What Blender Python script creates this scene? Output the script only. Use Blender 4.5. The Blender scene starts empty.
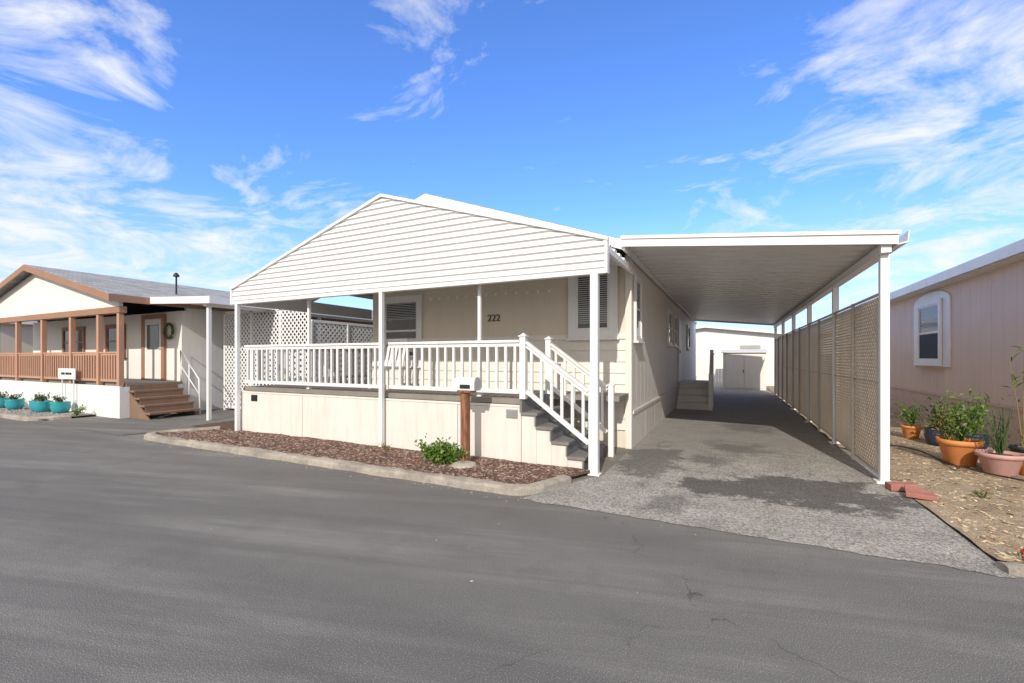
import bpy, math, random
from mathutils import Vector, noise as mnoise
R=random.Random(7)
sc=bpy.context.scene
sc.view_settings.view_transform='Standard'; sc.view_settings.look='None'; sc.view_settings.exposure=0
COL=sc.collection
TH=math.radians(26.1); F=445.0; H=1.5; HOR=358.0
# ---------------------------------------------------------------- camera
cd=bpy.data.cameras.new("camera"); cam=bpy.data.objects.new("camera",cd); COL.objects.link(cam)
cam.location=(0,0,H); cam.rotation_euler=(math.radians(90),0,TH)
cd.sensor_width=36; cd.lens=F/1024*36; cd.shift_y=(HOR-341.5)/1024; cd.clip_end=3000; cd.clip_start=.05
sc.camera=cam
def pixdir(u,v):
    f=Vector((-math.sin(TH),math.cos(TH),0)); r=Vector((math.cos(TH),math.sin(TH),0))
    d=f*F+r*(u-512)+Vector((0,0,1))*(HOR-v); d.normalize(); return d
# ---------------------------------------------------------------- materials
def N(nt,t,**k):
    n=nt.nodes.new(t)
    for a,b in k.items(): setattr(n,a,b)
    return n
def math_(nt,op,a,b=None,c=None,clamp=False):
    n=N(nt,'ShaderNodeMath',operation=op); n.use_clamp=clamp
    for i,x in enumerate((a,b,c)):
        if x is None: continue
        if isinstance(x,(int,float)): n.inputs[i].default_value=x
        else: nt.links.new(x,n.inputs[i])
    return n.outputs[0]
def mixc(nt,fac,a,b,mode='MIX'):
    n=N(nt,'ShaderNodeMix',data_type='RGBA',blend_type=mode)
    for s,x in ((n.inputs[0],fac),(n.inputs[6],a),(n.inputs[7],b)):
        if isinstance(x,(int,float)): s.default_value=x
        elif isinstance(x,tuple): s.default_value=(x[0],x[1],x[2],1)
        else: nt.links.new(x,s)
    return n.outputs[2]
def noise_(nt,vec,scale,detail=3,rough=.55,sx=(1,1,1)):
    if sx!=(1,1,1):
        m=N(nt,'ShaderNodeMapping'); m.inputs['Scale'].default_value=sx; nt.links.new(vec,m.inputs[0]); vec=m.outputs[0]
    n=N(nt,'ShaderNodeTexNoise'); n.inputs['Scale'].default_value=scale; n.inputs['Detail'].default_value=detail
    n.inputs['Roughness'].default_value=rough; nt.links.new(vec,n.inputs['Vector']); return n.outputs['Fac']
def rng_(nt,x,a,b,c=0.,d=1.):
    n=N(nt,'ShaderNodeMapRange'); n.inputs[1].default_value=a; n.inputs[2].default_value=b; n.inputs[3].default_value=c; n.inputs[4].default_value=d
    nt.links.new(x,n.inputs[0]); return n.outputs[0]
def newmat(name,rough=.6,metal=0.):
    m=bpy.data.materials.new(name); m.use_nodes=True; nt=m.node_tree; b=nt.nodes['Principled BSDF']
    b.inputs['Roughness'].default_value=rough; b.inputs['Metallic'].default_value=metal
    g=N(nt,'ShaderNodeNewGeometry'); return m,nt,b,g.outputs['Position'],g
def bump_(nt,b,h,strength=.3,dist=.01):
    n=N(nt,'ShaderNodeBump'); n.inputs['Strength'].default_value=strength; n.inputs['Distance'].default_value=dist
    nt.links.new(h,n.inputs['Height']); nt.links.new(n.outputs[0],b.inputs['Normal'])
def paint(name,col,rough=.5,var=.12,grime=.18,bump=.15,metal=0.,bs=120,trans=0):
    m,nt,b,P,g=newmat(name,rough,metal)
    n1=noise_(nt,P,1.3,3); n2=noise_(nt,P,9,3,.6,(1,1,.12))
    dark=tuple(c*(1-var*2) for c in col)
    c=mixc(nt,rng_(nt,n1,.35,.75,0,.6),tuple(col),dark)
    gr=math_(nt,'MULTIPLY',rng_(nt,n2,.48,.8),grime)
    c=mixc(nt,gr,c,(col[0]*.45,col[1]*.42,col[2]*.38))
    nt.links.new(c,b.inputs['Base Color'])
    if bump>.1: bump_(nt,b,noise_(nt,P,bs,1),bump,.003)
    if trans:
        t=N(nt,'ShaderNodeBsdfTranslucent'); nt.links.new(c,t.inputs[0]); mx=N(nt,'ShaderNodeMixShader'); mx.inputs[0].default_value=trans
        nt.links.new(b.outputs[0],mx.inputs[1]); nt.links.new(t.outputs[0],mx.inputs[2]); nt.links.new(mx.outputs[0],nt.nodes['Material Output'].inputs[0])
    return m
WHITE=paint("white_paint",(.81,.80,.775),.45,.08,.2)
WHITEALU=paint("white_aluminium",(.81,.80,.78),.4,.05,.14,.05)
SIDW=paint("white_lap_siding",(.80,.795,.78),.45,.04,.14,.08)
BEIGE=paint("beige_wall_paint",(.72,.645,.53),.6,.05,.10)
BEIGE2=paint("pale_beige_siding",(.78,.735,.66),.55,.05,.15)
SKIRT=paint("skirting_paint",(.74,.69,.63),.6,.06,.28)
TAN=paint("tan_siding_paint",(.74,.58,.47),.65,.05,.12)
TAND=paint("tan_skirting_paint",(.64,.49,.40),.65,.06,.22)
BROWN=paint("brown_trim_paint",(.36,.19,.11),.55,.1,.2)
BROWNR=paint("brown_rail_stain",(.52,.29,.19),.6,.12,.2)
BROWNS=paint("brown_step_paint",(.25,.155,.105),.7,.15,.3)
CREAM=paint("cream_wall_paint",(.80,.78,.73),.6,.05,.12)
GREYW=paint("grey_wall_paint",(.70,.68,.65),.6,.05,.12)
DARKTR=paint("grey_tread",(.21,.205,.195),.8,.2,.3)
DECK=paint("deck_board_grey",(.26,.23,.2),.8,.2,.3)
STEEL=paint("galvanised_metal",(.5,.5,.5),.35,.1,.2,.05,.6)
POSTB=paint("fence_post_grey",(.55,.51,.46),.5,.1,.25,.05)
MBOX=paint("weathered_mailbox_metal",(.42,.42,.42),.45,.15,.3,.05,.3)
SLAT=paint("fence_slat_beige",(.82,.75,.66),.6,.12,.3,.05,trans=.5)
BLACK=paint("black_plastic",(.02,.02,.02),.5)
BLINDM=paint("grey_blind",(.42,.43,.44),.6,.05,.05,.05)
SCREEN=paint("insect_screen",(.045,.05,.055),.8,.1,.1,.05)
TERRA=paint("terracotta",(.74,.28,.09),.7,.12,.25)
PINKP=paint("pink_clay",(.58,.34,.31),.7,.12,.25)
NAVY=paint("navy_glaze",(.03,.04,.07),.3)
TEAL=paint("teal_glaze",(.04,.34,.38),.25,.1,.1)
REDP=paint("red_brick_paint",(.42,.17,.13),.8,.2,.4)
BIN=paint("blue_plastic",(.05,.20,.45),.5)
RED=paint("red_petal",(.7,.02,.02),.6)
NUM=paint("number_metal",(.10,.09,.08),.4)
SOILP=paint("potting_soil",(.05,.035,.025),.95)
def glass():
    m,nt,b,P,g=newmat("window_glass",.06)
    c=mixc(nt,rng_(nt,noise_(nt,P,1.5,2),.35,.65),(.012,.016,.02),(.05,.06,.07)); nt.links.new(c,b.inputs['Base Color'])
    b.inputs['Specular IOR Level'].default_value=.6
    return m
GLASS=glass()
def wood():
    m,nt,b,P,g=newmat("redwood_post",.7)
    n=noise_(nt,P,14,5,.6,(4,4,.35))
    c=mixc(nt,rng_(nt,n,.35,.65),(.12,.045,.022),(.36,.155,.075)); nt.links.new(c,b.inputs['Base Color']); bump_(nt,b,n,.5,.006); return m
WOOD=wood()
def asphalt():
    m,nt,b,P,g=newmat("road_asphalt",.88)
    f=noise_(nt,P,140,2,.7); md=noise_(nt,P,2.2,6,.7); big=noise_(nt,P,.35,4,.6,(.5,1.6,1))
    rt=N(nt,'ShaderNodeMapping'); rt.inputs['Rotation'].default_value=(0,0,math.radians(-14)); nt.links.new(P,rt.inputs[0])
    st=noise_(nt,rt.outputs[0],1.5,6,.7,(.13,1.4,1)); st2=noise_(nt,rt.outputs[0],.8,4,.6,(.06,2.6,1))
    c=mixc(nt,rng_(nt,big,.33,.68),(.150,.143,.135),(.207,.196,.182))
    c=mixc(nt,rng_(nt,st,.46,.70,0,.75),c,(.33,.312,.288))
    c=mixc(nt,rng_(nt,st2,.52,.64,0,.5),c,(.118,.112,.105))
    c=mixc(nt,rng_(nt,md,.50,.70,0,.5),c,(.128,.121,.113))
    # tyre tracks along the street
    sp=N(nt,'ShaderNodeSeparateXYZ'); nt.links.new(P,sp.inputs[0])
    ph=math_(nt,'ADD',math_(nt,'MULTIPLY',sp.outputs[1],3.6),math_(nt,'ADD',math_(nt,'MULTIPLY',big,2.2),math_(nt,'MULTIPLY',sp.outputs[0],.10)))
    tr=rng_(nt,math_(nt,'SINE',ph),.55,.95,0,.30)
    c=mixc(nt,math_(nt,'MULTIPLY',tr,rng_(nt,st,.35,.6,.3,1)),c,(.09,.086,.08))
    c=mixc(nt,rng_(nt,f,.40,.60,.6,0.),c,(.070,.067,.062))
    c=mixc(nt,rng_(nt,f,.60,.71,0,.75),c,(.50,.48,.44))
    # fine hairline cracks
    wv=N(nt,'ShaderNodeVectorMath',operation='MULTIPLY_ADD'); n5=N(nt,'ShaderNodeTexNoise'); n5.inputs['Scale'].default_value=1.6; n5.inputs['Detail'].default_value=4; nt.links.new(P,n5.inputs['Vector'])
    nt.links.new(n5.outputs['Color'],wv.inputs[0]); wv.inputs[1].default_value=(1.1,1.1,0); nt.links.new(P,wv.inputs[2])
    vo=N(nt,'ShaderNodeTexVoronoi',feature='DISTANCE_TO_EDGE'); vo.inputs['Scale'].default_value=.23; nt.links.new(wv.outputs[0],vo.inputs['Vector'])
    ck=math_(nt,'MULTIPLY',rng_(nt,vo.outputs['Distance'],.0004,.0016,1,0),rng_(nt,md,.45,.6,0,.65))
    c=mixc(nt,ck,c,(.04,.038,.035))
    nt.links.new(c,b.inputs['Base Color']); bump_(nt,b,f,.8,.008)
    return m
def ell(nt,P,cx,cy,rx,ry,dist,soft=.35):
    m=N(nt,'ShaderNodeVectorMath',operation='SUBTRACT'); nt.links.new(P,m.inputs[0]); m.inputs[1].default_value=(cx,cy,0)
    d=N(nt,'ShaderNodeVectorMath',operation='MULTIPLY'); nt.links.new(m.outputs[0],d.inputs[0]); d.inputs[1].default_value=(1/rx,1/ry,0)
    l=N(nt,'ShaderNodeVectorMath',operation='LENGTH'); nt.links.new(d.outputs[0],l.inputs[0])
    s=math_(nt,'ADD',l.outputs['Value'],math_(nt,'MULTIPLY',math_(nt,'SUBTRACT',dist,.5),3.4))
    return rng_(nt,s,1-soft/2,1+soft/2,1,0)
def drive():
    m,nt,b,P,g=newmat("driveway_aggregate",.88)
    f=noise_(nt,P,95,2,.8); f2=noise_(nt,P,32,4,.8); md=noise_(nt,P,2.0,7,.7); cr=noise_(nt,P,5,6,.75)
    c=mixc(nt,rng_(nt,md,.38,.66),(.33,.305,.27),(.52,.485,.435))
    c=mixc(nt,rng_(nt,cr,.5,.70,0,.7),c,(.20,.187,.168))
    c=mixc(nt,rng_(nt,f2,.38,.56,.85,0.),c,(.105,.099,.091))
    c=mixc(nt,rng_(nt,f,.55,.66,0,.85),c,(.74,.70,.63))
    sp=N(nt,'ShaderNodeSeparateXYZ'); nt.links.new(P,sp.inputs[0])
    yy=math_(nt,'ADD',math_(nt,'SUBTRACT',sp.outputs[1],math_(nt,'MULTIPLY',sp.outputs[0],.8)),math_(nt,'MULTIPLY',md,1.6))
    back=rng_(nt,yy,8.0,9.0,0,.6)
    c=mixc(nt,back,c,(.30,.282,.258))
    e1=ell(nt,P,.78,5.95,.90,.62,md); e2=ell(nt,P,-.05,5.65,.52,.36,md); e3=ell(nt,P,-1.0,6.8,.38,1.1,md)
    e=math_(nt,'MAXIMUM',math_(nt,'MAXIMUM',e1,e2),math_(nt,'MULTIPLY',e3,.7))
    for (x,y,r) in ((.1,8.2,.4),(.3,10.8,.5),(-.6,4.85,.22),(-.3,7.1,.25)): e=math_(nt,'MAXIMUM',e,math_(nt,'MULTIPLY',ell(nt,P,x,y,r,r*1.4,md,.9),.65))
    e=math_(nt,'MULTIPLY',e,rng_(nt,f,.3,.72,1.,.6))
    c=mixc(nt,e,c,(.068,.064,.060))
    nt.links.new(c,b.inputs['Base Color']); bump_(nt,b,math_(nt,'ADD',f,f2),.9,.014)
    return m
def soil(name,c1,c2,c3,s=6):
    m,nt,b,P,g=newmat(name,.95)
    a=noise_(nt,P,s,6,.7); f=noise_(nt,P,70,2,.7); bg=noise_(nt,P,.9,3)
    c=mixc(nt,rng_(nt,a,.35,.65),c1,c2); c=mixc(nt,rng_(nt,bg,.5,.7,0,.7),c,c3); c=mixc(nt,rng_(nt,f,.45,.7,0,.6),c,tuple(x*.4 for x in c1))
    nt.links.new(c,b.inputs['Base Color']); bump_(nt,b,math_(nt,'ADD',a,f),1.,.03); return m
def conc():
    m,nt,b,P,g=newmat("kerb_concrete",.9)
    a=noise_(nt,P,3,6,.7); f=noise_(nt,P,90,2,.7)
    c=mixc(nt,rng_(nt,a,.38,.62),(.52,.46,.38),(.30,.26,.215)); c=mixc(nt,rng_(nt,f,.45,.65,0,.5),c,(.17,.15,.125))
    nt.links.new(c,b.inputs['Base Color']); bump_(nt,b,math_(nt,'ADD',a,f),.9,.015); return m
def island(name,cols,rough=.7,trans=0.):
    m,nt,b,P,g=newmat(name,rough)
    r=N(nt,'ShaderNodeValToRGB'); nt.links.new(g.outputs['Random Per Island'],r.inputs[0])
    e=r.color_ramp.elements; e[0].color=(*cols[0],1); e[1].color=(*cols[-1],1)
    for i,c in enumerate(cols[1:-1]): x=e.new((i+1)/(len(cols)-1)); x.color=(*c,1)
    nt.links.new(r.outputs[0],b.inputs['Base Color'])
    if trans:
        t=N(nt,'ShaderNodeBsdfTranslucent'); nt.links.new(r.outputs[0],t.inputs[0]); mx=N(nt,'ShaderNodeMixShader'); mx.inputs[0].default_value=trans
        nt.links.new(b.outputs[0],mx.inputs[1]); nt.links.new(t.outputs[0],mx.inputs[2]); nt.links.new(mx.outputs[0],nt.nodes['Material Output'].inputs[0])
    return m
def shingle():
    m,nt,b,P,g=newmat("grey_shingles",.9)
    sp=N(nt,'ShaderNodeSeparateXYZ'); nt.links.new(P,sp.inputs[0]); cb=N(nt,'ShaderNodeCombineXYZ'); nt.links.new(sp.outputs[1],cb.inputs[0]); nt.links.new(sp.outputs[0],cb.inputs[1])
    br=N(nt,'ShaderNodeTexBrick'); nt.links.new(cb.outputs[0],br.inputs[0]); br.inputs['Scale'].default_value=1; br.inputs['Brick Width'].default_value=.3; br.inputs['Row Height'].default_value=.14; br.inputs['Mortar Size'].default_value=.008
    br.inputs['Color1'].default_value=(.46,.45,.43,1); br.inputs['Color2'].default_value=(.27,.265,.255,1); br.inputs['Mortar'].default_value=(.12,.12,.12,1)
    c=mixc(nt,rng_(nt,noise_(nt,P,60,2),.4,.7,0,.4),br.outputs[0],(.16,.16,.16)); nt.links.new(c,b.inputs['Base Color']); bump_(nt,b,br.outputs['Fac'],-.6,.01); return m
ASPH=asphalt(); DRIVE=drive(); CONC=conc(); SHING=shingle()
MULCH=soil("bark_mulch_soil",(.10,.055,.04),(.20,.12,.09),(.15,.11,.09),14)
DIRT=soil("dry_dirt",(.40,.29,.19),(.56,.45,.31),(.24,.165,.10),5)
GRND=soil("bare_ground",(.27,.24,.20),(.35,.31,.27),(.23,.21,.17),1)
LEAF=island("green_leaf",[(.05,.11,.015),(.09,.18,.02),(.15,.27,.04),(.25,.34,.07)],.5,.3)
LEAFD=island("dark_green_leaf",[(.03,.065,.018),(.06,.11,.025),(.10,.16,.045)],.5,.25)
LEAFY=island("dry_leaf",[(.22,.18,.05),(.34,.24,.09),(.14,.13,.04)],.7,.2)
CHIP=island("bark_chips",[(.06,.03,.022),(.18,.085,.055),(.28,.14,.10),(.36,.26,.20),(.10,.055,.04),(.22,.15,.11),(.40,.32,.26),(.08,.04,.03),(.15,.07,.05)],.9)
STRAW=island("straw_litter",[(.62,.49,.30),(.38,.24,.13),(.72,.61,.42),(.22,.12,.06)],.9)
GRAVEL=island("gravel_bits",[(.30,.28,.26),(.45,.43,.4),(.18,.17,.16)],.9)
# ---------------------------------------------------------------- mesh builder
BASE={}
class M:
    def __init__(s): s.v=[]; s.f=[]
    def add(s,vs,fs):
        o=len(s.v); s.v+= [tuple(v) for v in vs]; s.f+=[tuple(i+o for i in f) for f in fs]; return s
    def box(s,x0,x1,y0,y1,z0,z1):
        if x0>x1:x0,x1=x1,x0
        if y0>y1:y0,y1=y1,y0
        return s.add([(x0,y0,z0),(x1,y0,z0),(x1,y1,z0),(x0,y1,z0),(x0,y0,z1),(x1,y0,z1),(x1,y1,z1),(x0,y1,z1)],
              [(0,3,2,1),(4,5,6,7),(0,1,5,4),(1,2,6,5),(2,3,7,6),(3,0,4,7)])
    def prism(s,pts,ext):
        n=len(pts); e=Vector(ext); a=[Vector(p) for p in pts]
        return s.add([tuple(p) for p in a]+[tuple(p+e) for p in a],[tuple(range(n))[::-1],tuple(range(n,2*n))]+[(i,(i+1)%n,(i+1)%n+n,i+n) for i in range(n)])
    def beam(s,p0,p1,w,h):
        p0=Vector(p0);p1=Vector(p1); d=(p1-p0).normalized(); up=Vector((0,0,1)) if abs(d.z)<.95 else Vector((0,1,0))
        sd=d.cross(up).normalized(); u=sd.cross(d).normalized(); a=sd*w/2; b=u*h/2
        return s.prism([p0-a-b,p0+a-b,p0+a+b,p0-a+b],p1-p0)
    def tube(s,pts,r,n=8,cap=True):
        pts=[Vector(p) for p in pts]; o=len(s.v)
        for i,p in enumerate(pts):
            d=(pts[min(i+1,len(pts)-1)]-pts[max(i-1,0)]).normalized(); up=Vector((0,0,1)) if abs(d.z)<.9 else Vector((1,0,0))
            a=d.cross(up).normalized(); b=a.cross(d); rr=r[i] if isinstance(r,(list,tuple)) else r
            for k in range(n): t=2*math.pi*k/n; s.v.append(tuple(p+a*math.cos(t)*rr+b*math.sin(t)*rr))
        for i in range(len(pts)-1):
            for k in range(n): s.f.append((o+i*n+k,o+i*n+(k+1)%n,o+(i+1)*n+(k+1)%n,o+(i+1)*n+k))
        if cap: s.f.append(tuple(o+k for k in range(n))[::-1]); s.f.append(tuple(o+(len(pts)-1)*n+k for k in range(n)))
        return s
    def lathe(s,c,prof,n=24):
        o=len(s.v)
        for r,z in prof:
            for k in range(n): t=2*math.pi*k/n; s.v.append((c[0]+r*math.cos(t),c[1]+r*math.sin(t),c[2]+z))
        for i in range(len(prof)-1):
            for k in range(n): s.f.append((o+i*n+k,o+i*n+(k+1)%n,o+(i+1)*n+(k+1)%n,o+(i+1)*n+k))
        return s
    def leaf(s,p,size,asp=.5,tilt=1.):
        d=Vector((R.gauss(0,1),R.gauss(0,1),R.gauss(.3,1)*tilt)).normalized(); q=d.cross(Vector((R.gauss(0,1),R.gauss(0,1),R.gauss(0,1)))).normalized()
        p=Vector(p); w=q*size*asp*.5; nn=d.cross(q)*size*.08
        return s.add([p,p+d*size*.45+w+nn,p+d*size,p+d*size*.45-w+nn],[(0,1,2),(0,2,3)])
def thing(name,label,cat,loc=(0,0,0),group=None):
    o=bpy.data.objects.new(name,None); o.empty_display_size=.2; o.location=loc; COL.objects.link(o); o["label"]=label; o["category"]=cat
    if group:o["group"]=group
    BASE[o.name]=Vector(loc); return o
def part(m,name,mat,parent=None,bevel=0,smooth=False,label=None,origin=None):
    b=BASE[parent.name] if parent else (Vector(origin) if origin else Vector((0,0,0)))
    me=bpy.data.meshes.new(name); me.from_pydata([tuple(Vector(v)-b) for v in m.v],[],m.f); me.validate(); me.update()
    me.materials.append(mat)
    o=bpy.data.objects.new(name,me); COL.objects.link(o)
    if parent: o.parent=parent
    else: o.location=b
    BASE[o.name]=b
    if smooth:
        for p in me.polygons:p.use_smooth=True
    if bevel:
        md=o.modifiers.new("bevel",'BEVEL'); md.width=bevel; md.segments=2; md.limit_method='ANGLE'
    if label:o["label"]=label
    return o
def structure(m,name,mat):
    o=part(m,name,mat); o["kind"]="structure"; return o
def clip(poly,L,Hh):
    for ax,lim,sg in ((0,0,1),(0,L,-1),(1,0,1),(1,Hh,-1)):
        out=[]
        for i in range(len(poly)):
            a=poly[i];b=poly[(i+1)%len(poly)]; da=(a[ax]-lim)*sg; db=(b[ax]-lim)*sg
            if da>=0: out.append(a)
            if (da>=0)!=(db>=0):
                t=da/(da-db); out.append((a[0]+(b[0]-a[0])*t,a[1]+(b[1]-a[1])*t))
        poly=out
        if len(poly)<3:return None
    return poly
def lattice(m,org,ud,L,Hh,sp,w,th,nrm):
    org=Vector(org);ud=Vector(ud);nrm=Vector(nrm); k=w*.7071
    for layer,sgn in ((0,1),(1,-1)):
        c=-Hh if sgn==1 else 0
        while c< (L if sgn==1 else L+Hh):
            if sgn==1: poly=[(c-k,0),(c+k,0),(c+k+Hh,Hh),(c-k+Hh,Hh)]
            else: poly=[(c-k,0),(c+k,0),(c+k-Hh,Hh),(c-k-Hh,Hh)]
            p=clip(poly,L,Hh)
            if p:
                m.prism([org+ud*a+Vector((0,0,b))+nrm*(layer*(th+.001)) for a,b in p],nrm*th)
            c+=sp*1.4142
    return m
def mapper(face,c):
    if face=='-y': return lambda a0,a1,z0,z1,d0,d1:(a0,a1,c-d1,c-d0,z0,z1)
    if face=='+x': return lambda a0,a1,z0,z1,d0,d1:(c+d0,c+d1,a0,a1,z0,z1)
    if face=='-x': return lambda a0,a1,z0,z1,d0,d1:(c-d1,c-d0,a0,a1,z0,z1)
def window(par,face,c,a0,a1,z0,z1,trim=.1,fm=WHITE,blind=0.,mid=True,sill=True,blindmat=None):
    mp=mapper(face,c)
    m=M().box(*mp(a0,a1,z0,z1,0.004,.018)); w=part(m,"window",GLASS,par)
    t=trim; f=M()
    f.box(*mp(a0-t,a0,z0-t,z1+t,.004,.05)).box(*mp(a1,a1+t,z0-t,z1+t,.004,.05)).box(*mp(a0,a1,z1,z1+t,.004,.05)).box(*mp(a0,a1,z0-t,z0,.004,.05))
    s=.035
    f.box(*mp(a0,a0+s,z0,z1,.018,.035)).box(*mp(a1-s,a1,z0,z1,.018,.035)).box(*mp(a0+s,a1-s,z1-s,z1,.018,.035)).box(*mp(a0+s,a1-s,z0,z0+s,.018,.035))
    if mid: f.box(*mp(a0+s,a1-s,(z0+z1)/2-.02,(z0+z1)/2+.02,.018,.04))
    part(f,"window_frame",fm,w,bevel=.003)
    if sill: part(M().box(*mp(a0-t-.03,a1+t+.03,z0-t-.035,z0-t,.004,.09)),"window_sill",fm,w,bevel=.004)
    if blind>0:
        bm=M(); z=z1-s-.01; zb=z1-(z1-z0)*blind+s
        while z>zb: bm.box(*mp(a0+s,a1-s,z-.017,z,.0185,.024)); z-=.036
        part(bm,"window_blind",blindmat or BLINDM,w)
    return w
# ---------------------------------------------------------------- setting
structure(M().add([(-900,-900,-.006),(900,-900,-.006),(900,900,-.006),(-900,900,-.006)],[(0,1,2,3)]),"ground",GRND)
structure(M().add([(-120,-14,0),(120,-14,0),(120,4.42,0),(-120,4.42,0)],[(0,1,2,3)]),"road",ASPH)
dv=[(-2.0+3.75*i/40,4.28-.06*i/40+.045*mnoise.noise(Vector((i*.6,0,0)))+.03*mnoise.noise(Vector((i*1.9,0,5)))) for i in range(41)]
rt=[(1.74,6.2),(1.62,9),(1.62,30),(-1.46,30),(-1.46,5.62),(-1.75,5.0)]
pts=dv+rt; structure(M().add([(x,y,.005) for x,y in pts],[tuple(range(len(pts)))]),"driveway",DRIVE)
structure(M().add([(-14.6,4.40,.005),(-10.6,4.40,.005),(-10.2,5.4,.006),(-10.2,7.8,.006),(-11,20,.006),(-13.3,20,.006),(-13.3,5.9,.006),(-14.6,5.2,.006)],[(0,1,2,3,4,5,6,7)]),"neighbour_driveway",ASPH)
def bumpy(x0,x1,y0,y1,nx,ny,z,amp,fn=None):
    m=M()
    for j in range(ny+1):
        for i in range(nx+1):
            x=x0+(x1-x0)*i/nx; y=y0+(y1-y0)*j/ny
            if fn: x,y=fn(x,y,i/nx,j/ny)
            m.v.append((x,y,z+amp*(mnoise.noise(Vector((x*1.7,y*1.7,0)))+.5*mnoise.noise(Vector((x*5,y*5,3))))))
    for j in range(ny):
        for i in range(nx): a=j*(nx+1)+i; m.f.append((a,a+1,a+nx+2,a+nx+1))
    return m
def bedfn(x,y,s,t):
    xl=-9.95+ .45*t ; xr=-2.05+.5*t
    return xl+(xr-xl)*s,y
structure(bumpy(0,1,4.52,5.66,90,14,.045,.02,bedfn),"planting_bed",MULCH)
structure(bumpy(-10.6,-9,5.66,7.8,14,14,.015,.01),"side_strip",MULCH)
def kerb(path,w,h,name):
    m=M(); pts=[Vector((x,y,0)) for x,y in path]; rows=[]
    prof=[(-w/2,0),(-w/2+.008,h*.7),(-w/2+.03,h*.95),(0,h*1.04),(w/2-.035,h*.93),(w/2-.005,h*.65),(w/2,0)]
    for i,p in enumerate(pts):
        d=(pts[min(i+1,len(pts)-1)]-pts[max(i-1,0)]).normalized(); nn=Vector((d.y,-d.x,0))
        rows.append([p+nn*(a+.024*mnoise.noise(p*2.3+Vector((a*9,0,0))))+Vector((0,0,b+(.024*mnoise.noise(p*3.1+Vector((a*12,0,0))) if b else 0))) for a,b in prof])
    for r in rows: m.v+=[tuple(q) for q in r]
    k=len(prof)
    for i in range(len(rows)-1):
        for j in range(k-1): a=i*k+j; m.f.append((a,a+1,a+k+1,a+k))
    m.f.append(tuple(range(k))); m.f.append(tuple(range((len(rows)-1)*k,len(rows)*k))[::-1])
    return structure(m,name,CONC)
path=[(-9.45,5.6),(-9.7,5.2),(-9.9,4.9),(-9.97,4.72),(-9.9,4.58),(-9.7,4.47)]+[(-9.4+i*.08,4.44) for i in range(90)]+[(-2.2,4.44),(-2.12,4.46),(-2.03,4.52),(-1.96,4.62),(-1.9,4.78),(-1.84,4.95),(-1.78,5.12)]
kerb(path,.19,.085,"kerb")
kerb([(-40+i*.25,4.47) for i in range(100)]+[(-15.0,4.5),(-14.85,4.6),(-14.75,4.8),(-14.7,5.1)],.17,.09,"kerb")
structure(bumpy(-40,-14.7,4.55,5.76,80,8,.04,.015),"neighbour_planting_bed",soil("pale_gravel_soil",(.34,.31,.27),(.46,.43,.38),(.27,.23,.19),20))
def yardfn(x,y,s,t):
    xl=1.75 if y<9 else 1.64
    return xl+(9-xl)*s,y
structure(bumpy(0,1,4.45,30,60,120,.02,.03,yardfn),"yard_ground",DIRT)
kerb([(1.72,4.34),(2.0,4.37),(2.2,4.38)]+[(2.4+i*.12,4.38) for i in range(70)],.15,.06,"kerb")
label_s={"wood_chips":"reddish brown bark chips covering the planting bed","dry_litter":"dry straw and leaf litter on bare yard soil","gravel":"loose pale gravel beside the kerb","fallen_debris":"tiny leaves and grit on the asphalt"}
def scatter(name,mat,n,fx,smin,smax,flat=.35):
    m=M()
    for _ in range(n):
        x,y,z=fx(); s=R.uniform(smin,smax); a=R.uniform(0,math.pi); dx=Vector((math.cos(a),math.sin(a),R.uniform(-.3,.3)))*s; dy=Vector((-math.sin(a),math.cos(a),R.uniform(-.3,.3)))*s*R.uniform(.3,.6); dz=Vector((0,0,s*flat))
        p=Vector((x,y,z)); m.add([p-dx-dy,p+dx-dy*.7,p+dx*.8+dy,p-dx*.9+dy*.8,p+dz],[(0,1,4),(1,2,4),(2,3,4),(3,0,4)])
    o=part(m,name,mat); o["kind"]="stuff"; o["label"]=label_s[name]; o["category"]="ground cover"; return o
def bedp():
    t=R.random(); y=4.50+1.14*t; xl=-9.85+.4*t; xr=-2.1+.45*t; x=R.uniform(xl,xr)
    return x,y,.045+.02*(mnoise.noise(Vector((x*1.7,y*1.7,0)))+.5*mnoise.noise(Vector((x*5,y*5,3))))+(.03 if t<.04 else 0)
scatter("wood_chips",CHIP,8500,bedp,.010,.034)
def yp():
    y=4.5+ (R.random()**1.6)*14; x=R.uniform(1.8,4.3)
    return x,y,.02+.03*(mnoise.noise(Vector((x*1.7,y*1.7,0)))+.5*mnoise.noise(Vector((x*5,y*5,3))))
scatter("dry_litter",STRAW,9000,yp,.008,.035,.15)
def gp(): return R.uniform(-22,-14.9),R.uniform(4.6,5.7),.05
scatter("gravel",GRAVEL,2500,gp,.012,.03,.6)
def dp():
    k=R.random()
    if k<.6: return R.uniform(-9.5,-2.0),4.34-abs(R.gauss(0,.10)),.003
    if k<.93: return 1.65-abs(R.gauss(0,.15)),R.uniform(4.4,12),.009
    return R.uniform(-6,4),R.uniform(2.2,4.4),.003
scatter("fallen_debris",STRAW,520,dp,.004,.012,.3)
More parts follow.
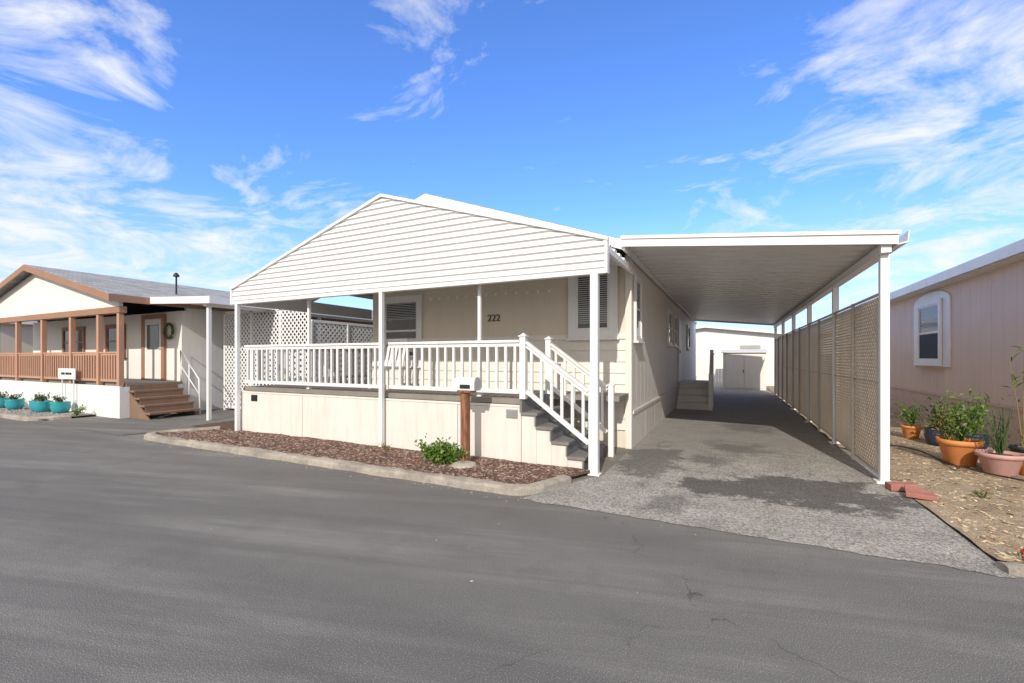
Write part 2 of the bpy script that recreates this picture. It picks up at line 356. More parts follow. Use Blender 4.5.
# ---------------------------------------------------------------- OUR HOME
home=thing("manufactured_home","beige manufactured home with white lap siding porch gable and railings","house",(-5.2,7.46,0))
XL,XR,YF,YB=-8.9,-1.47,7.46,23.0
w=M()
w.box(-7.1,XR-.05,YF+.03,YF+.15,.0,2.75)
w.prism([(-7.1,YF+.03,2.75),(XR-.05,YF+.03,2.75),(XR-.05,YF+.03,3.15),(-5.1,YF+.03,4.3),(-7.1,YF+.03,3.7)],(0,.12,0))
w.box(-7.1,-6.98,YF+.15,11,0,3.0); w.box(XL,-6.98,11,11.12,0,3.2)
w.box(XL,XL+.1,11.12,YB,0,3.15); w.prism([(XL+.1,YB-.1,0),(XR,YB-.1,0),(XR,YB-.1,3.15),(-5.1,YB-.1,4.4),(XL+.1,YB-.1,3.15)],(0,.1,0))
part(w,"wall",BEIGE,home,bevel=.003)
s=M(); z=.3
while z<1.80:
    s.prism([(-7.1,YF+.03,z),(-7.1,YF-.002,z),(-7.1,YF+.018,z+.19),(-7.1,YF+.03,z+.19)],(7.1-1.52,0,0)); z+=.19
s.box(-7.1,-1.52,YF-.01,YF+.03,z,z+.09)
part(s,"lap_siding",BEIGE2,home)
part(M().box(-1.56,-1.455,YF-.02,YF+.1,0,3.2),"corner_trim",BEIGE2,home,bevel=.004)
s=M(); s.box(XR-.1,XR-.02,YF+.1,YB-.1,.0,3.2)
y=YF+.1
while y<YB-.1: s.box(XR-.02,XR,y,min(y+.396,YB),.62,3.2); y+=.402
part(s,"side_wall",BEIGE2,home,bevel=.002)
s=M(); y=YF+.1
while y<YB: s.box(XR-.02,XR+.012,y,min(y+1.2,YB),0,.56); y+=1.21
s.box(XR-.02,XR+.03,YF+.1,YB,.562,.617)
part(s,"side_skirting",SKIRT,home,bevel=.004)
window(home,'-y',YF-.005,-2.40,-1.82,1.98,2.95,.14,blind=.9,mid=False)
window(home,'-y',YF+.028,-6.72,-5.85,1.45,2.70,.12,blind=.35)
for yy in ((7.75,8.2,1.85,2.85),(12.2,12.9,1.9,2.7),(13.6,14.2,1.9,2.7),(18,19,1.9,2.7)):
    window(home,'+x',XR,yy[0],yy[1],yy[2],yy[3],.06,blind=.5)
dr=part(M().box(XR,XR+.05,14.75,15.6,.75,2.75),"door",WHITE,home,bevel=.01)
part(M().box(XR+.05,XR+.09,14.83,14.87,1.65,1.75),"door_handle",STEEL,dr)
cu=bpy.data.curves.new("number",'FONT'); cu.body="222"; cu.size=.19; cu.extrude=.008; cu.align_x='CENTER'
to=bpy.data.objects.new("tmp",cu); COL.objects.link(to); bpy.context.view_layer.update()
me=bpy.data.meshes.new_from_object(to); bpy.data.objects.remove(to); me.materials.append(NUM)
o=bpy.data.objects.new("house_number",me); COL.objects.link(o); o.parent=home
o.location=Vector((-4.05,YF+.018,2.20))-BASE[home.name]; o.rotation_euler=(math.radians(90),0,0)
def gable_roof(par,x0,x1,xr,ze,zr,y0,y1,th,mroof,mfas,fh=.16):
    r=M()
    r.prism([(xr,y0+.03,zr-th),(xr,y0+.03,zr),(x0,y0+.03,ze),(x0,y0+.03,ze-th)],(0,y1-y0-.06,0))
    r.prism([(xr,y0+.03,zr),(xr,y0+.03,zr-th),(x1,y0+.03,ze-th),(x1,y0+.03,ze)],(0,y1-y0-.06,0))
    rf=part(r,"roof",mroof,par)
    for yy in (y0,y1-.03):
        f=M(); f.prism([(x0,yy,ze-.012),(xr,yy,zr-.012),(x1,yy,ze-.012),(x1,yy,ze-fh),(xr,yy,zr-fh),(x0,yy,ze-fh)],(0,.03,0)); part(f,"gable_fascia",mfas,rf)
    part(M().box(x0-.02,x0,y0,y1,ze-fh,ze-.012),"eave_fascia",mfas,rf); part(M().box(x1,x1+.02,y0,y1,ze-fh,ze-.012),"eave_fascia",mfas,rf)
    return rf
rf=gable_roof(home,-8.95,-1.45,-5.1,3.29,4.57,6.72,YB+.3,.06,SHING,WHITE)
part(M().tube([(-3.6,12,3.9),(-3.6,12,4.45)],.05,10),"vent_pipe",STEEL,rf)
porch=part(M().box(-8.9,-2.66,5.74,YF,.84,.92).box(-2.66,-1.5,6.74,YF,.84,.92),"porch_deck",DECK,home)
sk=M()
for x0,x1 in ((-8.9,-7.1),(-7.095,-5.2),(-5.195,-3.7),(-3.695,-2.64)): sk.box(x0,x1-.004,5.68,5.71,.0,.80)
sk.box(-8.9,-2.64,5.672,5.715,.802,.835)
sk.box(-8.9,-8.87,5.72,YF,0,.83)
part(sk,"porch_skirting",SKIRT,porch,bevel=.003)
for x in (-8.55,-2.86):
    v=M().box(x-.01,x+.17,5.670,5.679,.645,.77)
    for k in range(4): v.box(x,x+.16,5.660,5.6695,.66+k*.026,.675+k*.026)
    part(v,"skirting_vent",BLACK if x<-5 else STEEL,porch)
st=M(); tr=M(); n=5; run=.228; rise=.92/5
for i in range(1,n):
    x0=-2.64+(i-1)*run; zt=.92-i*rise
    st.box(x0,x0+run-.003,5.70,6.70,0,zt-.04)
    tr.box(x0-.003,x0+run+.02,5.665,6.73,zt-.038,zt)
    tr.box(x0+run-.022,x0+run-.001,5.667,6.728,zt-rise,zt-.04)
tr.box(-2.66,-2.625,5.667,6.728,.92-rise,.90)
part(st,"stair_side",SKIRT,porch); part(tr,"stair_tread",DARKTR,porch,bevel=.004)
def post(x,y,z0,z1,wd,nm="porch_post",par=None,mt=WHITEALU):
    m=M().box(x-wd/2,x+wd/2,y-wd/2,y+wd/2,z0,z1).box(x-wd*.75,x+wd*.75,y-wd*.75,y+wd*.75,z0,z0+.02)
    return part(m,nm,mt,par,bevel=.006)
for x,z0,wd in ((-8.88,0,.075),(-5.12,0,.068),(-1.56,0,.10)): post(x,5.60,z0,2.58,wd,par=porch)
for x in (-7.1,-3.4): post(x,5.83,.92,2.72,.05,par=porch)
def railing(p0,p1,zb,zt,par,nm="railing",mt=WHITE,sp=.145,bw=.038,dz0=0,dz1=0):
    m=M(); p0=Vector(p0);p1=Vector(p1); L=(p1-p0).length
    a=lambda t,z:(p0.x+(p1.x-p0.x)*t,p0.y+(p1.y-p0.y)*t,z+dz0*(1-t)+dz1*t)
    m.beam(a(0,zt-.02),a(1,zt-.02),.085,.038); m.beam(a(0,zt-.07),a(1,zt-.07),.04,.05); m.beam(a(0,zb+.03),a(1,zb+.03),.045,.06)
    k=max(2,int(L/sp))
    for i in range(k):
        t=(i+.5)/k; q=a(t,0); m.box(q[0]-bw/2,q[0]+bw/2,q[1]-bw/2,q[1]+bw/2,zb+.05+q[2],zt-.08+q[2])
    return part(m,nm,mt,par,bevel=.002)
railing((-8.84,5.75,0),(-5.17,5.75,0),.99,1.76,porch); railing((-5.08,5.75,0),(-2.69,5.75,0),.99,1.76,porch)
railing((-8.82,5.8,0),(-8.82,9.4,0),.99,1.76,porch)
def newel(x,y,z0,z1,par=porch,w=.09):
    m=M().box(x-w/2,x+w/2,y-w/2,y+w/2,z0,z1).box(x-w*.65,x+w*.65,y-w*.65,y+w*.65,z1,z1+.02)
    m.add([(x-w*.5,y-w*.5,z1+.02),(x+w*.5,y-w*.5,z1+.02),(x+w*.5,y+w*.5,z1+.02),(x-w*.5,y+w*.5,z1+.02),(x,y,z1+.06)],[(0,1,4),(1,2,4),(2,3,4),(3,0,4)])
    return part(m,"newel_post",WHITE,par,bevel=.003)
newel(-2.63,5.74,.92,1.80); newel(-2.63,6.72,.92,1.80); newel(-1.64,5.76,0,1.08,w=.08); newel(-1.62,6.74,0,1.08,w=.08)
for yy in (5.745,6.72): railing((-2.58,yy,0),(-1.68,yy,0),.28,1.02,porch,"stair_railing",dz0=.72,dz1=.06,sp=.135)
gm=M(); z=2.64; x0b,x1b=-9.0,-1.42
def xat(z):
    xl=-5.1-(4.13-z)/(1.25/3.9); xr=-5.1+(4.13-z)/(1.13/3.68); return max(x0b,xl),min(x1b,xr)
dz=.093
while z<4.1:
    zt=min(z+dz,4.125); a0,a1=xat(z); b0,b1=xat(zt)
    if b1-b0<.02: b0,b1=-5.11,-5.09
    yb=5.565; yt=5.60; zl=z+.014
    gm.add([(a0,yb,zl),(a1,yb,zl),(b1,yt,zt),(b0,yt,zt),(a0,5.605,z-.012),(a1,5.605,z-.012),(b1,5.615,zt),(b0,5.615,zt)],[(0,1,2,3),(5,4,7,6),(0,4,5,1),(3,2,6,7),(0,3,7,4),(1,5,6,2)])
    z+=dz
gb=part(gm,"porch_gable",SIDW,home)
part(M().box(-9.02,-1.40,5.565,5.66,2.575,2.635),"gable_beam",WHITEALU,gb,bevel=.004)
f=M(); f.prism([(-9.05,5.545,2.865),(-5.1,5.545,4.125),(-1.38,5.545,2.985),(-1.38,5.545,3.03),(-5.1,5.545,4.172),(-9.05,5.545,2.91)],(0,.085,0))
part(f,"gable_trim",WHITEALU,gb)
for a,b_,c_ in ((-9.04,-9.0,2.87),(-1.42,-1.385,2.98)): part(M().box(a,b_,5.55,5.66,2.575,c_),"gable_end_trim",WHITEALU,gb)
def pan(m,x0,z0,x1,z1,y0,y1,per=.3,h=.05):
    ys=[]; y=y0
    while y<y1: ys+=[(y,0),(y+per*.60,0),(y+per*.66,h),(y+per*.94,h)]; y+=per
    ys=[q for q in ys if q[0]<=y1]+[(y1,0)]
    o=len(m.v)
    for yy,zz in ys: m.v+=[(x0,yy,z0+zz),(x1,yy,z1+zz)]
    for i in range(len(ys)-1): m.f.append((o+2*i,o+2*i+1,o+2*i+3,o+2*i+2))
    return m
pr=pan(M(),-9.0,2.84,-5.1,4.08,5.63,7.5); pan(pr,-5.1,4.08,-1.42,2.95,5.63,7.4)
part(pr,"porch_roof",WHITEALU,home)
part(M().box(-1.45,-1.40,5.665,YF-.025,2.86,2.94),"side_beam",WHITEALU,home)
part(M().box(-9.03,-8.95,5.665,9.4,2.58,2.84),"side_beam",WHITEALU,home)
# string of small globe bulbs under the porch roof (unlit)
sl=thing("string_lights","string of small white globe bulbs hung along the porch wall","lights",(-4.2,7.3,2.7))
wp=[]; nb_=13
for i in range(nb_*4+1):
    t=i/(nb_*4); wp.append((-5.5+2.75*t,7.30,2.74-.03*abs(math.sin(t*math.pi*nb_))))
part(M().tube(wp,.005,5),"cable",WHITE,sl)
for i in range(nb_):
    t=(i+.5)/nb_; x=-5.5+2.75*t; part(M().lathe((x,7.30,2.655),[(0,0),(.02,.005),(.03,.025),(.022,.045),(.01,.055),(.01,.065)],10),"bulb",WHITE,sl,smooth=True)
ch=thing("patio_chair","white slatted chair on the porch deck","chair",(-5.9,6.6,.92))
part(M().box(-6.2,-5.7,6.4,6.85,1.3,1.34),"seat",WHITE,ch,bevel=.005)
s=M()
for k in range(5): s.beam((-6.15+k*.1,6.85,1.34),(-6.15+k*.1,6.98,1.86),.06,.02)
s.beam((-6.2,6.98,1.86),(-5.7,6.98,1.86),.03,.05)
part(s,"backrest",WHITE,ch)
for a,b_ in ((-6.17,6.43),(-5.73,6.43),(-6.17,6.82),(-5.73,6.82)): part(M().box(a-.02,a+.02,b_-.02,b_+.02,.92,1.3),"leg",WHITE,ch)
# ---------------------------------------------------------------- CARPORT
cp=thing("carport","white aluminium carport awning attached along the side of the home","carport",(.1,14,0))
ZL,ZR=3.20,2.88; X0,X1=-1.44,1.74; Y0,Y1=6.58,21.2
roof=part(pan(M(),X0,ZL,X1,ZR,Y0+.03,Y1,.36,.075),"carport_roof",WHITEALU,cp)
for yy in (Y0,Y1): part(M().prism([(X0,yy,ZL-.06),(X1,yy,ZR-.06),(X1,yy,ZR+.09),(X0,yy,ZL+.09)],(0,.028,0)),"fascia",WHITEALU,roof)
part(M().prism([(X0,Y0-.022,ZL+.05),(X1+.03,Y0-.022,ZR+.05),(X1+.03,Y0-.022,ZR+.095),(X0,Y0-.022,ZL+.095)],(0,.02,0)),"drip_edge",WHITEALU,roof)
gu=M(); gu.prism([(X1,Y0,ZR-.07),(X1+.10,Y0,ZR-.05),(X1+.11,Y0,ZR+.085),(X1+.10,Y0,ZR+.085),(X1+.09,Y0,ZR-.035),(X1+.01,Y0,ZR-.055),(X1+.01,Y0,ZR+.085),(X1,Y0,ZR+.085)],(0,Y1-Y0,0))
part(gu,"gutter",WHITEALU,roof)
part(M().box(1.60,1.70,Y0+.05,Y1-.1,2.74,ZR-.035),"carport_beam",WHITEALU,cp,bevel=.004)
part(M().box(-1.43,-1.39,Y0+.05,Y1-.1,3.10,3.19),"ledger",WHITEALU,cp)
PY=[6.76,9.5,12.35,15.2,18.05,20.9]
for i,y in enumerate(PY):
    m=M().box(1.615,1.705,y-.045,y+.045,0.0,2.737).box(1.57,1.75,y-.09,y+.09,0.0,.025)
    part(m,"carport_post",WHITEALU,cp,bevel=.006)
# ---------------------------------------------------------------- FENCE
GF="fence panels along the driveway"
for i in range(len(PY)-1):
    y0,y1=PY[i]+.055,PY[i+1]-.055
    t=thing("fence_panel","tall beige diamond mesh privacy fence panel beside driveway","fence",(1.67,(y0+y1)/2,0),GF)
    m=M(); lattice(m,(1.655,y0+.03,.10),(0,1,0),y1-y0-.06,2.16,.066,.040,.003,(1,0,0)); part(m,"mesh",SLAT,t)
    f=M().tube([(1.64,y0,2.28),(1.64,y1,2.28)],.02,8).tube([(1.66,y0,.09),(1.66,y1,.09)],.016,8).tube([(1.64,y0,1.2),(1.64,y1,1.2)],.012,6)
    f.tube([(1.66,y0+.015,.03),(1.66,y0+.015,2.3)],.018,8).tube([(1.66,y1-.015,.03),(1.66,y1-.015,2.3)],.018,8)
    ym=(y0+y1)/2; f.tube([(1.635,ym,.0),(1.635,ym,2.3)],.022,8)
    part(f,"fence_frame",POSTB,t)
t=thing("brick_ramp","worn red painted brick pieces at the foot of carport post","bricks",(1.75,6.2,0))
part(M().prism([(1.68,6.10,.02),(1.92,6.04,.02),(1.95,6.22,.02),(1.72,6.30,.06)],(0,.0,.05)),"brick",REDP,t,bevel=.008)
part(M().prism([(1.62,6.34,.01),(1.87,6.38,.03),(1.84,6.52,.03),(1.6,6.50,.01)],(0,0,.07)),"brick",REDP,t,bevel=.008)
# ---------------------------------------------------------------- MAILBOX
mb=thing("mailbox","small grey mailbox on a reddish wooden post in the planting bed","mailbox",(-3.26,5.2,0))
part(M().box(-3.31,-3.21,5.15,5.25,.04,1.03),"post",WOOD,mb,bevel=.006)
part(M().box(-3.35,-3.13,5.12,5.28,1.03,1.06),"bracket",WOOD,mb,bevel=.004)
pr=[(-.075,0),(.075,0),(.075,.10)]+[(.075*math.cos(a*math.pi/8),.10+.075*math.sin(a*math.pi/8)) for a in range(1,8)]+[(-.075,.10)]
part(M().prism([(-3.40,5.2+a,1.062+b) for a,b in pr],(.32,0,0)),"mailbox_body",WHITEALU,mb,bevel=.003)
part(M().prism([(-3.078,5.2+a*1.06,1.060+b*1.04) for a,b in pr],(.015,0,0)),"mailbox_door",MBOX,mb)
part(M().box(-3.30,-3.14,5.118,5.1245,1.085,1.14),"name_plate",BLACK,mb)
part(M().lathe((-3.22,5.1,.03),[(.0,.07),(.10,.07),(.16,.05),(.19,.0)],14),"footing",CONC,mb)
# ---------------------------------------------------------------- PLANTS
def shrub(t,c,r,n,sz,mt,asp=.5,stems=8):
    m=M(); s=M(); cl=[]
    for k in range(stems):
        a=R.uniform(0,6.28); q=R.uniform(.2,.9); tip=Vector((c[0]+r[0]*q*math.cos(a),c[1]+r[1]*q*math.sin(a),c[2]+r[2]*R.uniform(.5,1.)))
        b0=Vector((c[0]+R.uniform(-.02,.02),c[1]+R.uniform(-.02,.02),c[2])); md=(b0+tip)/2+Vector((R.uniform(-.03,.03),R.uniform(-.03,.03),.03))
        s.tube([b0,md,tip],[.006,.005,.003],5); cl.append((b0,md,tip))
    for _ in range(n):
        b0,md,tip=R.choice(cl); tt=R.uniform(.3,1.05); p=b0.lerp(tip,tt)+Vector((R.gauss(0,r[0]*.16),R.gauss(0,r[1]*.16),R.gauss(0,r[2]*.12)))
        if p.z<c[2]: p.z=c[2]+.01
        m.leaf(p,sz*R.uniform(.6,1.3),asp)
    part(s,"stems",LEAFD,t); return part(m,"foliage",mt,t)
t=thing("shrub","low leafy green shrub beside the mailbox post","plant",(-3.6,5.2,.05))
shrub(t,(-3.6,5.10,.05),(.40,.28,.27),1500,.055,LEAF,.6,26)
t=thing("shrub","small flowering weed in the mulch bed","plant",(-4.9,5.4,.05)); shrub(t,(-4.9,5.45,.05),(.12,.12,.08),90,.03,LEAFY,.5,6)
def pot(name,label,c,r,h,mt,style,grp=None):
    t=thing(name,label,"potted plant",c,grp)
    pf=[(0,0),(r*.62,0),(r*.68,.01),(r*.92,h*.78),(r*.95,h*.8),(r*1.04,h*.81),(r*1.05,h),(r*.93,h),(r*.9,h*.86)] if style!='round' else [(0,0),(r*.6,0),(r*.85,h*.25),(r*1.0,h*.55),(r*.93,h*.82),(r*1.0,h*.95),(r*1.0,h),(r*.9,h),(r*.86,h*.86)]
    part(M().lathe(c,pf,28),"pot",mt,t,smooth=True)
    part(M().lathe((c[0],c[1],c[2]+h*.86),[(0,.01),(r*.9,0)],20),"soil",SOILP,t)
    return t
PG="potted plants in the side yard"
t=pot("potted_plant","big orange terracotta pot with bushy green plant on dirt",(2.87,8.3,.02),.23,.35,TERRA,'t',PG); shrub(t,(2.87,8.3,.32),(.36,.3,.65),420,.055,LEAF,.5,22); shrub(t,(2.75,8.35,.32),(.32,.3,.55),220,.05,LEAFY,.35,12)
t=pot("potted_plant","pinkish clay pot with thin twiggy plant on dirt",(3.10,7.85,.02),.22,.27,PINKP,'t',PG); shrub(t,(3.10,7.85,.25),(.26,.2,.66),150,.05,LEAFD,.3,18)
t=pot("potted_plant","dark glazed pot with leafy plant",(3.16,10.0,.02),.16,.28,NAVY,'round',PG); shrub(t,(3.16,10.0,.27),(.26,.26,.48),260,.07,LEAFD,.5,12)
t=pot("potted_plant","dark glazed pot with leafy plant",(3.45,9.5,.02),.17,.28,NAVY,'round',PG); shrub(t,(3.45,9.5,.27),(.28,.26,.6),260,.07,LEAF,.5,12)
t=pot("potted_plant","small orange terracotta pot with green plant",(3.0,10.6,.02),.15,.24,TERRA,'t',PG); shrub(t,(3.0,10.6,.22),(.26,.24,.45),220,.06,LEAF,.5,12)
t=pot("potted_plant","orange plastic pot with dry stalks",(3.42,7.95,.02),.17,.24,TERRA,'t',PG); shrub(t,(3.42,7.95,.22),(.14,.12,.4),80,.05,LEAFY,.3,8)
t=pot("potted_plant","tall bare cane plant in a small black pot against the wall",(3.75,8.9,.02),.14,.22,BLACK,'t',PG)
f=M()
for k in range(4):
    a=R.uniform(-.12,.12); b2=R.uniform(-.1,.1); hh=R.uniform(.9,1.5); part(M().tube([(3.75,8.9,.2),(3.75+a*.4,8.9+b2*.4,.2+hh*.5),(3.75+a,8.9+b2,.2+hh)],[.008,.006,.004],5),"cane",LEAFY,t)
    for q in range(7): f.leaf((3.75+a*.8,8.9+b2*.8,.2+hh*R.uniform(.6,1)),.16,.14)
part(f,"foliage",LEAF,t)
TG="teal pots along the porch"
for x,y in ((-19.0,5.1),(-18.1,5.1),(-17.0,5.25),(-16.6,5.2),(-15.85,5.3)):
    t=pot("potted_plant","round teal glazed pot with small green plant by the porch",(x,y,.04),.2,.3,TEAL,'round',TG); shrub(t,(x,y,.3),(.2,.2,.2),120,.07,LEAFD,.4,8)
for x,y in ((-14.8,5.25),(-20.2,5.3)):
    t=thing("shrub","low grey green bedding plant beside the porch skirting","plant",(x,y,.04)); shrub(t,(x,y,.04),(.2,.2,.2),160,.06,LEAF,.4,8)
for x,y,r_ in ((2.4,6.4,.10),(3.0,6.0,.08),(2.05,9.6,.12),(2.6,5.2,.07),(3.6,7.0,.11)):
    t=thing("weed","small dry green weed growing in the bare yard","plant",(x,y,.02)); shrub(t,(x,y,.02),(r_,r_,r_),70,.035,LEAFY,.35,7)
t=thing("red_flower","small red flowers at the yard corner","flower",(1.95,4.52,.02)); shrub(t,(1.95,4.53,.01),(.09,.08,.09),60,.03,LEAF,.5,8)
f=M()
for k in range(60): f.leaf((1.95+R.gauss(0,.03),4.53+R.gauss(0,.03),.07+R.random()*.04),.024,.8)
part(f,"petals",RED,t)
t=thing("garden_hose","thin black irrigation hose snaking across the dirt","hose",(2.6,7,0)); pts=[]
for i in range(60):
    s_=i/59; x=2.0+2.0*s_+.25*math.sin(s_*9); y=9.6-3.9*s_+.3*math.sin(s_*14); pts.append((x,y,.055+.01*math.sin(i*.7)))
part(M().tube(pts,.010,6),"hose_line",BLACK,t,smooth=True)
# ---------------------------------------------------------------- RIGHT BUILDING
rb=thing("tan_manufactured_home","tan manufactured home with arched white window surround and white eave","house",(7.8,14,0))
XW=4.33; m=M(); m.box(XW+.02,XW+.12,7.2,24,0,3.2)
for yy in (7.2,23.9): m.prism([(XW+.12,yy,0),(11.5,yy,0),(11.5,yy,3.2),(7.9,yy,4.35),(XW+.12,yy,3.25)],(0,.1,0))
m.box(11.4,11.5,7.3,23.9,0,3.2)
y=7.2
while y<24: m.box(XW-.0,XW+.02,y,min(y+.401,24),.68,3.2); y+=.406
part(m,"wall",TAN,rb)
m=M(); y=7.2
while y<24: m.box(XW-.015,XW+.019,y,min(y+.9,24),0,.62); y+=.905
m.box(XW-.03,XW+.019,7.2,24,.622,.675)
part(m,"skirting",TAND,rb,bevel=.004)
rf=gable_roof(rb,4.02,11.8,7.9,3.32,4.5,6.9,24.3,.06,SHING,WHITE,.2)
part(M().box(4.04,XW+.02,6.95,24.2,3.11,3.13),"soffit",WHITE,rf)
yc=13.95; hw=1.05
ap=[(XW-.035,yc-hw,1.30),(XW-.035,yc+hw,1.30)]+[(XW-.035,yc+hw*math.cos(a*math.pi/14),2.82+.25*math.sin(a*math.pi/14)) for a in range(0,15)]
part(M().prism(ap,(.033,0,0)),"window_surround",WHITE,rb,bevel=.004)
w=window(rb,'-x',XW-.037,13.35,14.55,1.45,2.75,.10,blind=.0)
part(M().box(XW-.067,XW-.056,13.39,14.51,1.49,2.07),"window_screen",SCREEN,w)
bm=M(); z=2.70
while z>2.15: bm.box(XW-.061,XW-.056,13.39,14.51,z-.02,z); z-=.036
part(bm,"window_blind",BLINDM,w)
# ---------------------------------------------------------------- LEFT NEIGHBOUR
nb=thing("porch_home","cream home with brown railed porch and grey shingle gable roof","house",(-18.4,7,0))
m=M(); m.box(-23.2,-13.55,7.0,7.12,0,2.8); m.box(-13.65,-13.55,7.12,22,0,2.95); m.box(-23.2,-23.1,7.12,22,0,2.95); m.box(-23.1,-13.65,21.9,22,0,2.95)
part(m,"wall",CREAM,nb)
rf=gable_roof(nb,-23.3,-13.45,-18.4,3.06,4.22,5.35,22.3,.08,SHING,BROWN,.18)
m=M(); m.prism([(-23.1,5.62,2.78),(-13.6,5.62,2.78),(-13.6,5.62,2.98),(-18.4,5.62,4.06),(-23.1,5.62,2.98)],(0,.08,0))
part(m,"gable_wall",CREAM,nb)
part(M().box(-23.2,-13.5,5.58,5.74,2.62,2.78),"porch_beam",BROWN,nb,bevel=.005)
part(M().box(-23.2,-13.52,5.74,7.0,.78,.86),"porch_deck",DECK,nb)
xs=[-23.1,-21.5,-19.8,-18.0,-16.2,-14.66,-13.62]
for x in xs: part(M().box(x-.055,x+.055,5.60,5.71,.80,2.62),"porch_post",BROWNR,nb,bevel=.005)
for a,b_ in zip(xs[:-1],xs[1:]): railing((a+.06,5.66,0),(b_-.06,5.66,0),.90,1.66,nb,"porch_railing",BROWNR,.13,.05)
m=M(); x=-23.2
while x<-13.55: m.box(x,min(x+1.1,-13.52),5.60,5.64,0,.80); x+=1.105
m.box(-13.56,-13.52,5.64,7.0,0,.78)
part(m,"porch_skirting",WHITE,nb)
d=part(M().box(-15.35,-14.45,6.95,6.998,.88,2.62),"door",CREAM,nb,bevel=.004)
part(M().box(-15.5,-15.35,6.93,6.998,.86,2.75).box(-14.45,-14.3,6.93,6.998,.86,2.75).box(-15.35,-14.45,6.93,6.998,2.62,2.75),"door_frame",BROWN,d)
part(M().box(-15.2,-14.6,6.94,6.949,1.75,2.45),"door_pane",GLASS,d)
part(M().lathe((-14.53,6.92,1.75),[(0,0),(.03,0),(.03,.03),(0,.03)],10),"door_handle",STEEL,d)
for a,b_ in ((-17.6,-16.6),(-20.6,-19.2)): window(nb,'-y',6.998,a,b_,1.6,2.45,.09,BROWN,blind=.0)
pts=[(-14.05+.2*math.cos(a*.4488),6.93,2.25+.2*math.sin(a*.4488)) for a in range(15)]
t=thing("wreath","dark round wreath hanging on the cream wall","decoration",(-14.05,6.95,2.25))
part(M().tube(pts,.035,8),"ring",LEAFD,t); f=M()
for k in range(120):
    a=R.uniform(0,6.28); f.leaf((-14.05+.2*math.cos(a),6.91,2.25+.2*math.sin(a)),.06)
part(f,"foliage",LEAFY,t)
m=M()
for i in range(1,5):
    x0=-13.52+(i-1)*.24; zt=.86-i*.172
    m.box(x0,x0+.27,5.78,6.9,zt-.045,zt); m.box(x0,x0+.02,5.8,6.88,zt,zt+.127)
part(m,"step",BROWNS,nb)
for yy in (5.8,6.85): part(M().prism([(-13.52,yy,.0),(-13.52,yy,.64),(-12.6,yy,.0)],(0,.035,0)),"step_side",BROWNS,nb)
m=M(); yy=6.95
m.tube([(-13.5,yy,.86),(-13.5,yy,1.7),(-12.65,yy,.95),(-12.6,yy,0)],.022,8); m.tube([(-13.1,yy,.4),(-13.1,yy,1.33)],.018,8); m.tube([(-13.5,yy,1.3),(-12.65,yy,.55)],.015,8)
part(m,"handrail",WHITEALU,nb,smooth=True)
part(M().tube([(-15.0,7.6,3.3),(-15.0,7.6,3.95)],.025,8).lathe((-15.0,7.6,3.95),[(0,0),(.08,0),(.08,.05),(.03,.12),(0,.12)],10),"vent_pipe",BLACK,nb)
aw=thing("side_awning","white aluminium awning on slim posts beside the cream home","awning",(-12.2,10,0))
ar=part(pan(M(),-13.44,2.98,-10.95,2.86,6.25,18,.305,.05),"awning_roof",WHITEALU,aw)
part(M().prism([(-13.44,6.2,2.9),(-10.95,6.2,2.78),(-10.95,6.2,2.95),(-13.44,6.2,3.07)],(0,.04,0)),"fascia",WHITEALU,ar); part(M().box(-10.95,-10.88,6.2,18,2.78,2.95),"gutter",WHITEALU,ar)
for y in (6.4,9.6,12.8,16): part(M().box(-11.28,-11.2,y-.04,y+.04,0,2.74),"awning_post",WHITEALU,aw,bevel=.005)
part(M().box(-11.3,-11.18,6.3,17.9,2.74,2.83),"awning_beam",WHITEALU,aw)
LGp="white lattice screens between the homes"
def latt(org,ud,L,Hh,nrm,lab):
    t=thing("lattice_screen",lab,"fence",org,LGp); m=M(); lattice(m,org,ud,L,Hh,.105,.036,.008,nrm); part(m,"lattice",WHITE,t)
    f=M(); o=Vector(org); u=Vector(ud)
    for k in range(int(L/1.2)+1):
        p=o+u*min(L,k*1.2); f.beam(p-Vector((0,0,org[2])),p+Vector((0,0,Hh)),.07,.05)
    f.beam(o,o+u*L,.05,.07); f.beam(o+Vector((0,0,Hh)),o+u*L+Vector((0,0,Hh)),.05,.07); part(f,"lattice_frame",WHITE,t)
latt((-13.1,7.9,.1),(1,0,0),3.5,2.7,(0,-1,0),"white diamond lattice screen between two homes")
latt((-9.6,7.95,.1),(0,1,0),7.0,2.35,(1,0,0),"white diamond lattice screen running beside the home")
t=thing("storage_bin","blue plastic bin standing behind the lattice","bin",(-12.4,8.6,0))
part(M().prism([(-12.7,8.4,.02),(-12.15,8.4,.02),(-12.1,8.4,.95),(-12.75,8.4,.95)],(0,.5,0)),"body",BIN,t,bevel=.02); part(M().box(-12.78,-12.07,8.36,8.94,.955,1.02),"lid",BIN,t,bevel=.02)
t=thing("yard_sign","small white sign board on two stakes by the porch","sign",(-16.1,5.5,0))
part(M().box(-16.6,-15.6,5.5,5.52,.93,1.22),"board",WHITE,t,bevel=.004)
for x in (-16.45,-15.78): part(M().box(x,x+.03,5.522,5.54,.04,1.15),"stake",WHITE,t)
m=M(); 
for a,b_ in ((-16.4,-16.2),(-16.15,-15.95),(-15.92,-15.8)): m.box(a,b_,5.494,5.499,1.05,1.11)
part(m,"sign_mark",BLACK,t)
